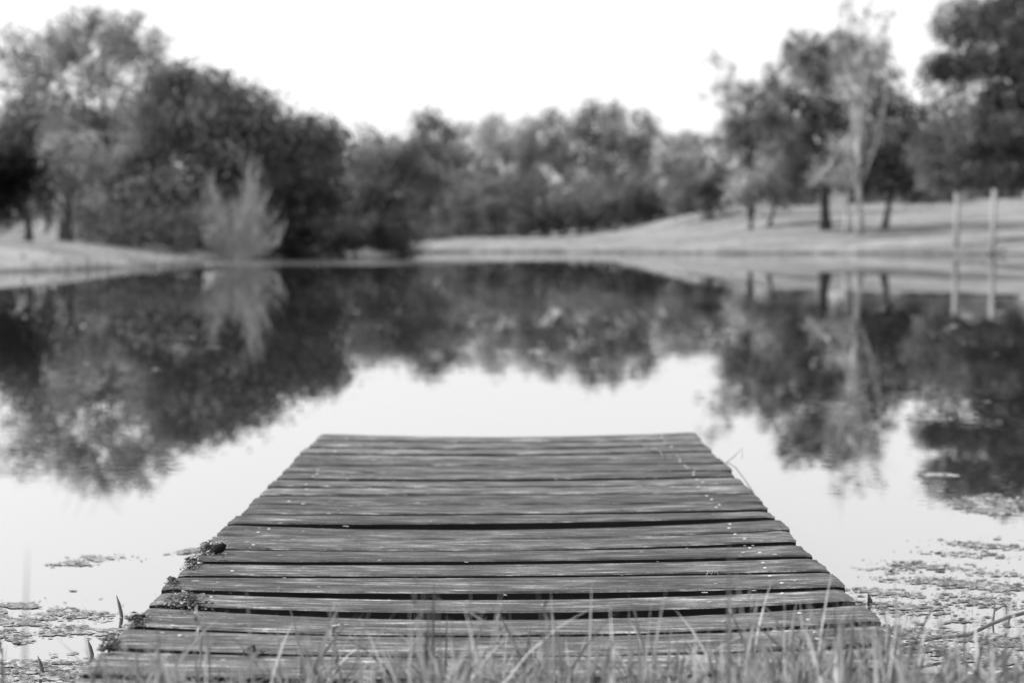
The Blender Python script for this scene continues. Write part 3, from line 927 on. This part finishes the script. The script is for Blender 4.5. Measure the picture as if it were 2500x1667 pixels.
litter("tiny tuft of litter on a plank end at the left edge", 418, 1422, 18, 12, 130, 6)
litter("small litter clump in a joint near the bottom of the dock", 615, 1585, 30, 10, 130, 7)

# dark clod
g = np.random.default_rng(3)
c = deck_point(535, 1350)
V = []; F = []
nu, nv = 10, 6
for i in range(nv + 1):
    th = math.pi * i / nv
    for j in range(nu):
        ph = 2 * math.pi * j / nu
        r = 1 + g.normal(0, 0.10)
        V.append((0.0165 * r * math.sin(th) * math.cos(ph) + 0.006 * math.cos(th), 0.011 * r * math.sin(th) * math.sin(ph), 0.011 + 0.0125 * r * math.cos(th)))
for i in range(nv):
    for j in range(nu):
        F.append((i * nu + j, (i + 1) * nu + j, (i + 1) * nu + (j + 1) % nu, i * nu + (j + 1) % nu))
tag(link("clod", new_mesh("clod", V, F, True), M_LEAF['near_black'], None, c), "small black clod sitting on the dock's left edge", "clod")

# flakes and seed husks scattered over the deck
t = NT("pale_husk"); t.principled(0.30, 0.8, 0.2); M_HUSK = t.m
V, F = [], []
g = np.random.default_rng(21)
for _ in range(230):
    side = g.random()
    x = g.normal(-0.52, 0.12) if side < 0.5 else (g.normal(0.5, 0.12) if side < 0.7 else g.uniform(-0.7, 0.68))
    if not (-0.71 < x < 0.68): continue
    y = g.uniform(2.4, 5.2)
    z = DZ0 + DSL * y - SAG * (1 - ((x + 0.016) / 0.72) ** 2) + 0.0045
    a = g.uniform(-0.6, 0.6); L = g.lognormal(-5.5, 0.4); w = L * g.uniform(0.25, 0.5)
    ca, sa = math.cos(a), math.sin(a); b = len(V)
    for (u, v_) in ((-L, -w), (L, -w * .4), (L * .8, w), (-L * .9, w * .7)):
        V.append((x + u * ca - v_ * sa, y + u * sa + v_ * ca, z + g.uniform(-0.0005, 0.0012)))
    F.append((b, b + 1, b + 2, b + 3))
tag(link("husk_flakes", new_mesh("husk_flakes", V, F), M_HUSK), "pale husk flakes scattered over the deck planks", "flakes", kind="stuff")

# dry twig on the far right planks
o0 = deck_point(1600, 1105)
rt = empty("dry_twig", o0); tag(rt, "thin dry twig lying on the far right deck planks", "twig")
mb = MB(); mb.tube([deck_point(x, y) + np.array([0, 0, 0.005]) for x, y in ((1560, 1082), (1585, 1095), (1612, 1103), (1622, 1118))], [0.0012, 0.002, 0.0025, 0.0015], 5)
link("stem", mb.mesh("stem", o0, True), M_BARK, rt)
mb = MB(); mb.tube([deck_point(x, y) + np.array([0, 0, 0.005]) for x, y in ((1620, 1118), (1640, 1112), (1655, 1107))], [0.002, 0.002, 0.001], 5)
link("side_stem", mb.mesh("side_stem", o0, True), M_BARK, rt)
# curled pale tendril in a joint at right
o0 = deck_point(1740, 1398)
mb = MB()
mb.tube([deck_point(x, 1400) + np.array([0, 0, h]) for x, h in ((1725, .002), (1730, .012), (1737, .004), (1741, .014), (1744, .006), (1750, .011), (1754, .002))], [0.0012] * 7, 5)
tag(link("tendril", mb.mesh("tendril", o0, True), M_HUSK, None, o0), "tiny curled pale tendril caught in a joint on the right", "tendril")

# ---------------------------------------------------------------- foreground grass on the near bank
def mat_grass(name, lo, hi):
    t = NT(name)
    g = t.new("ShaderNodeNewGeometry")
    col = t.ramp(g.outputs["Random Per Island"], [(0, lo), (0.55, (lo + hi) * 0.45), (1, hi)])
    d = t.new("ShaderNodeBsdfDiffuse"); t.link(col, d.inputs[0])
    tr = t.new("ShaderNodeBsdfTranslucent"); t.link(col, tr.inputs[0])
    mx = t.new("ShaderNodeMixShader"); mx.inputs[0].default_value = 0.35
    t.link(d.outputs[0], mx.inputs[1]); t.link(tr.outputs[0], mx.inputs[2])
    t.link(mx.outputs[0], t.out.inputs[0])
    return t.m
M_GRASS = mat_grass("bank_grass", 0.06, 0.46)

class Blades:
    def __init__(self): self.V, self.F = [], []
    def blade(self, base, h, lean, az, w, g, seg=6):
        ca, sa = math.cos(az), math.sin(az)
        fa = g.uniform(0, math.pi)          # which way the flat side faces
        fx, fy = math.cos(fa), math.sin(fa)
        b = len(self.V)
        for i in range(seg + 1):
            s = i / seg
            off = lean * s ** 2
            z = h * (s - 0.28 * (lean / max(h, .01)) * s ** 3)
            ww = w * (0.75 + 0.5 * s) * (1 - s ** 2.6) * 0.5 + 0.0002
            c = (base[0] + ca * off, base[1] + sa * off, base[2] + z)
            self.V.append((c[0] - fx * ww, c[1] - fy * ww, c[2]))
            self.V.append((c[0] + fx * ww, c[1] + fy * ww, c[2]))
        for i in range(seg):
            self.F.append((b + 2 * i, b + 2 * i + 1, b + 2 * i + 3, b + 2 * i + 2))
g = np.random.default_rng(5)
bl = Blades()
# (count, x range, y range, height range)
zones = [(2000, (-0.60, 0.75), (1.86, 2.22), (0.10, 0.235), (0.003, 0.009)),
         (1900, (-0.46, 0.62), (1.40, 1.85), (0.17, 0.28), (0.004, 0.011)),
         (1300, (0.42, 0.95), (1.50, 2.2), (0.14, 0.25), (0.003, 0.009)),
         (110, (-0.95, -0.40), (1.5, 2.3), (0.09, 0.20), (0.003, 0.008))]
for n, xr, yr, hr, wr in zones:
    cl = g.uniform(0, 1, (max(6, n // 22), 2))
    ch = g.uniform(0.72, 1.22, len(cl))
    for _ in range(n):
        ci = g.integers(len(cl))
        q = cl[ci] + g.normal(0, 0.022, 2)
        x = xr[0] + (xr[1] - xr[0]) * q[0]; y = yr[0] + (yr[1] - yr[0]) * q[1]
        if y > 2.24 and -0.76 < x < 0.73: continue
        z = gz_near(x, y) - 0.01
        h = hr[0] + (hr[1] - hr[0]) * g.beta(1.6, 2.2)
        h *= g.uniform(0.85, 1.15) * ch[ci]
        bl.blade((x, y, z), h, h * abs(g.normal(0.45, 0.5)), g.uniform(0, 6.283), g.uniform(*wr), g)
        if g.random() < 0.035:      # a seed head: small husks up the tip of a straight stem
            hh = h * g.uniform(0.95, 1.12); ln = g.normal(0, 0.03, 2)
            bl.blade((x, y, z), hh, 0.01, 0.0, 0.0022, g)
            for kk in range(11):
                zz = z + hh * (0.72 + 0.026 * kk)
                bl.blade((x + g.normal(0, 0.002), y + g.normal(0, 0.002), zz), 0.014, 0.006, g.uniform(0, 6.283), 0.0045, g, 2)
# taller single stems: (px at tip, py at tip, depth, lean)
for (tx, ty, Y) in ((68, 1320, 1.5), (200, 1480, 1.9), (600, 1415, 2.0), (690, 1500, 2.1), (640, 1530, 1.9), (910, 1440, 1.9), (1060, 1410, 2.1),
                    (1150, 1395, 2.0), (1225, 1400, 1.7), (1310, 1405, 1.8), (1345, 1430, 2.2), (1445, 1405, 2.15), (1400, 1400, 1.75), (1300, 1540, 2.0),
                    (980, 1450, 2.15), (1130, 1440, 2.0), (1590, 1450, 2.1), (1630, 1405, 1.9), (1780, 1305, 1.75), (1800, 1420, 1.8), (1790, 1330, 1.75), (1940, 1490, 2.0),
                    (2080, 1430, 1.9), (2090, 1470, 2.1), (2110, 1505, 2.1), (1840, 1470, 1.8), (1975, 1430, 1.6), (1000, 1470, 1.9), (860, 1510, 2.1), (745, 1560, 2.0),
                    (470, 1540, 2.0), (415, 1560, 1.9), (520, 1550, 2.1), (2200, 1430, 1.9), (2330, 1480, 1.9), (2460, 1400, 1.7), (2280, 1540, 2.2)):
    t = at_depth(tx, ty, Y)
    h0 = gz_near(t[0], Y)
    ln = abs(g.normal(0, 0.035)); az = g.uniform(0, 6.28)
    bx, by = t[0] - math.cos(az) * ln, Y - math.sin(az) * ln
    bl.blade((bx, by, h0 - 0.01), t[2] - h0 + 0.01, ln, az, g.uniform(0.003, 0.007), g, 8)
grass = link("bank_grass", new_mesh("bank_grass", bl.V, np.array(bl.F)), M_GRASS)
tag(grass, "blurred pale grass blades rising in front of the dock", "grass", kind="stuff")

# ---------------------------------------------------------------- rough grass tufts along the far waterline and banks
g = np.random.default_rng(31)
vis = SHORE[(SHORE[:, 1] > 30)]
idx = g.integers(0, len(vis), 9000)
P = vis[idx] + g.normal(0, 1.0, (9000, 2)) * np.array([1.2, 0.8])
cl = g.normal(0, 0.35, (9000, 2)); P = P + cl
extra = np.column_stack([g.uniform(-22, 34, 9000), g.uniform(45, 125, 9000)])
P = np.vstack([P, extra])
d = shore_dist(P)
P = P[(d > 0.02) & (wave(P, 3.0, 8) > g.uniform(-0.6, 0.5, len(P)))]
Z = ground_z(P)
n = len(P)
h = g.uniform(0.06, 0.22, n); a = g.uniform(0, 6.283, n); w = g.uniform(0.02, 0.06, n)
base = np.column_stack([P, Z - 0.02])
dx = np.column_stack([np.cos(a), np.sin(a), np.zeros(n)]) * w[:, None]
tip = base + np.column_stack([g.normal(0, 0.05, n), g.normal(0, 0.05, n), h])
V = np.stack([base - dx, base + dx, tip], 1).reshape(-1, 3)
tuft = link("bank_tufts", new_mesh("bank_tufts", V, np.arange(3 * n).reshape(n, 3)), mat_grass("rough_bank_tufts", 0.12, 0.34))
tag(tuft, "rough grass tufts along the far banks and waterline", "grass", kind="stuff")
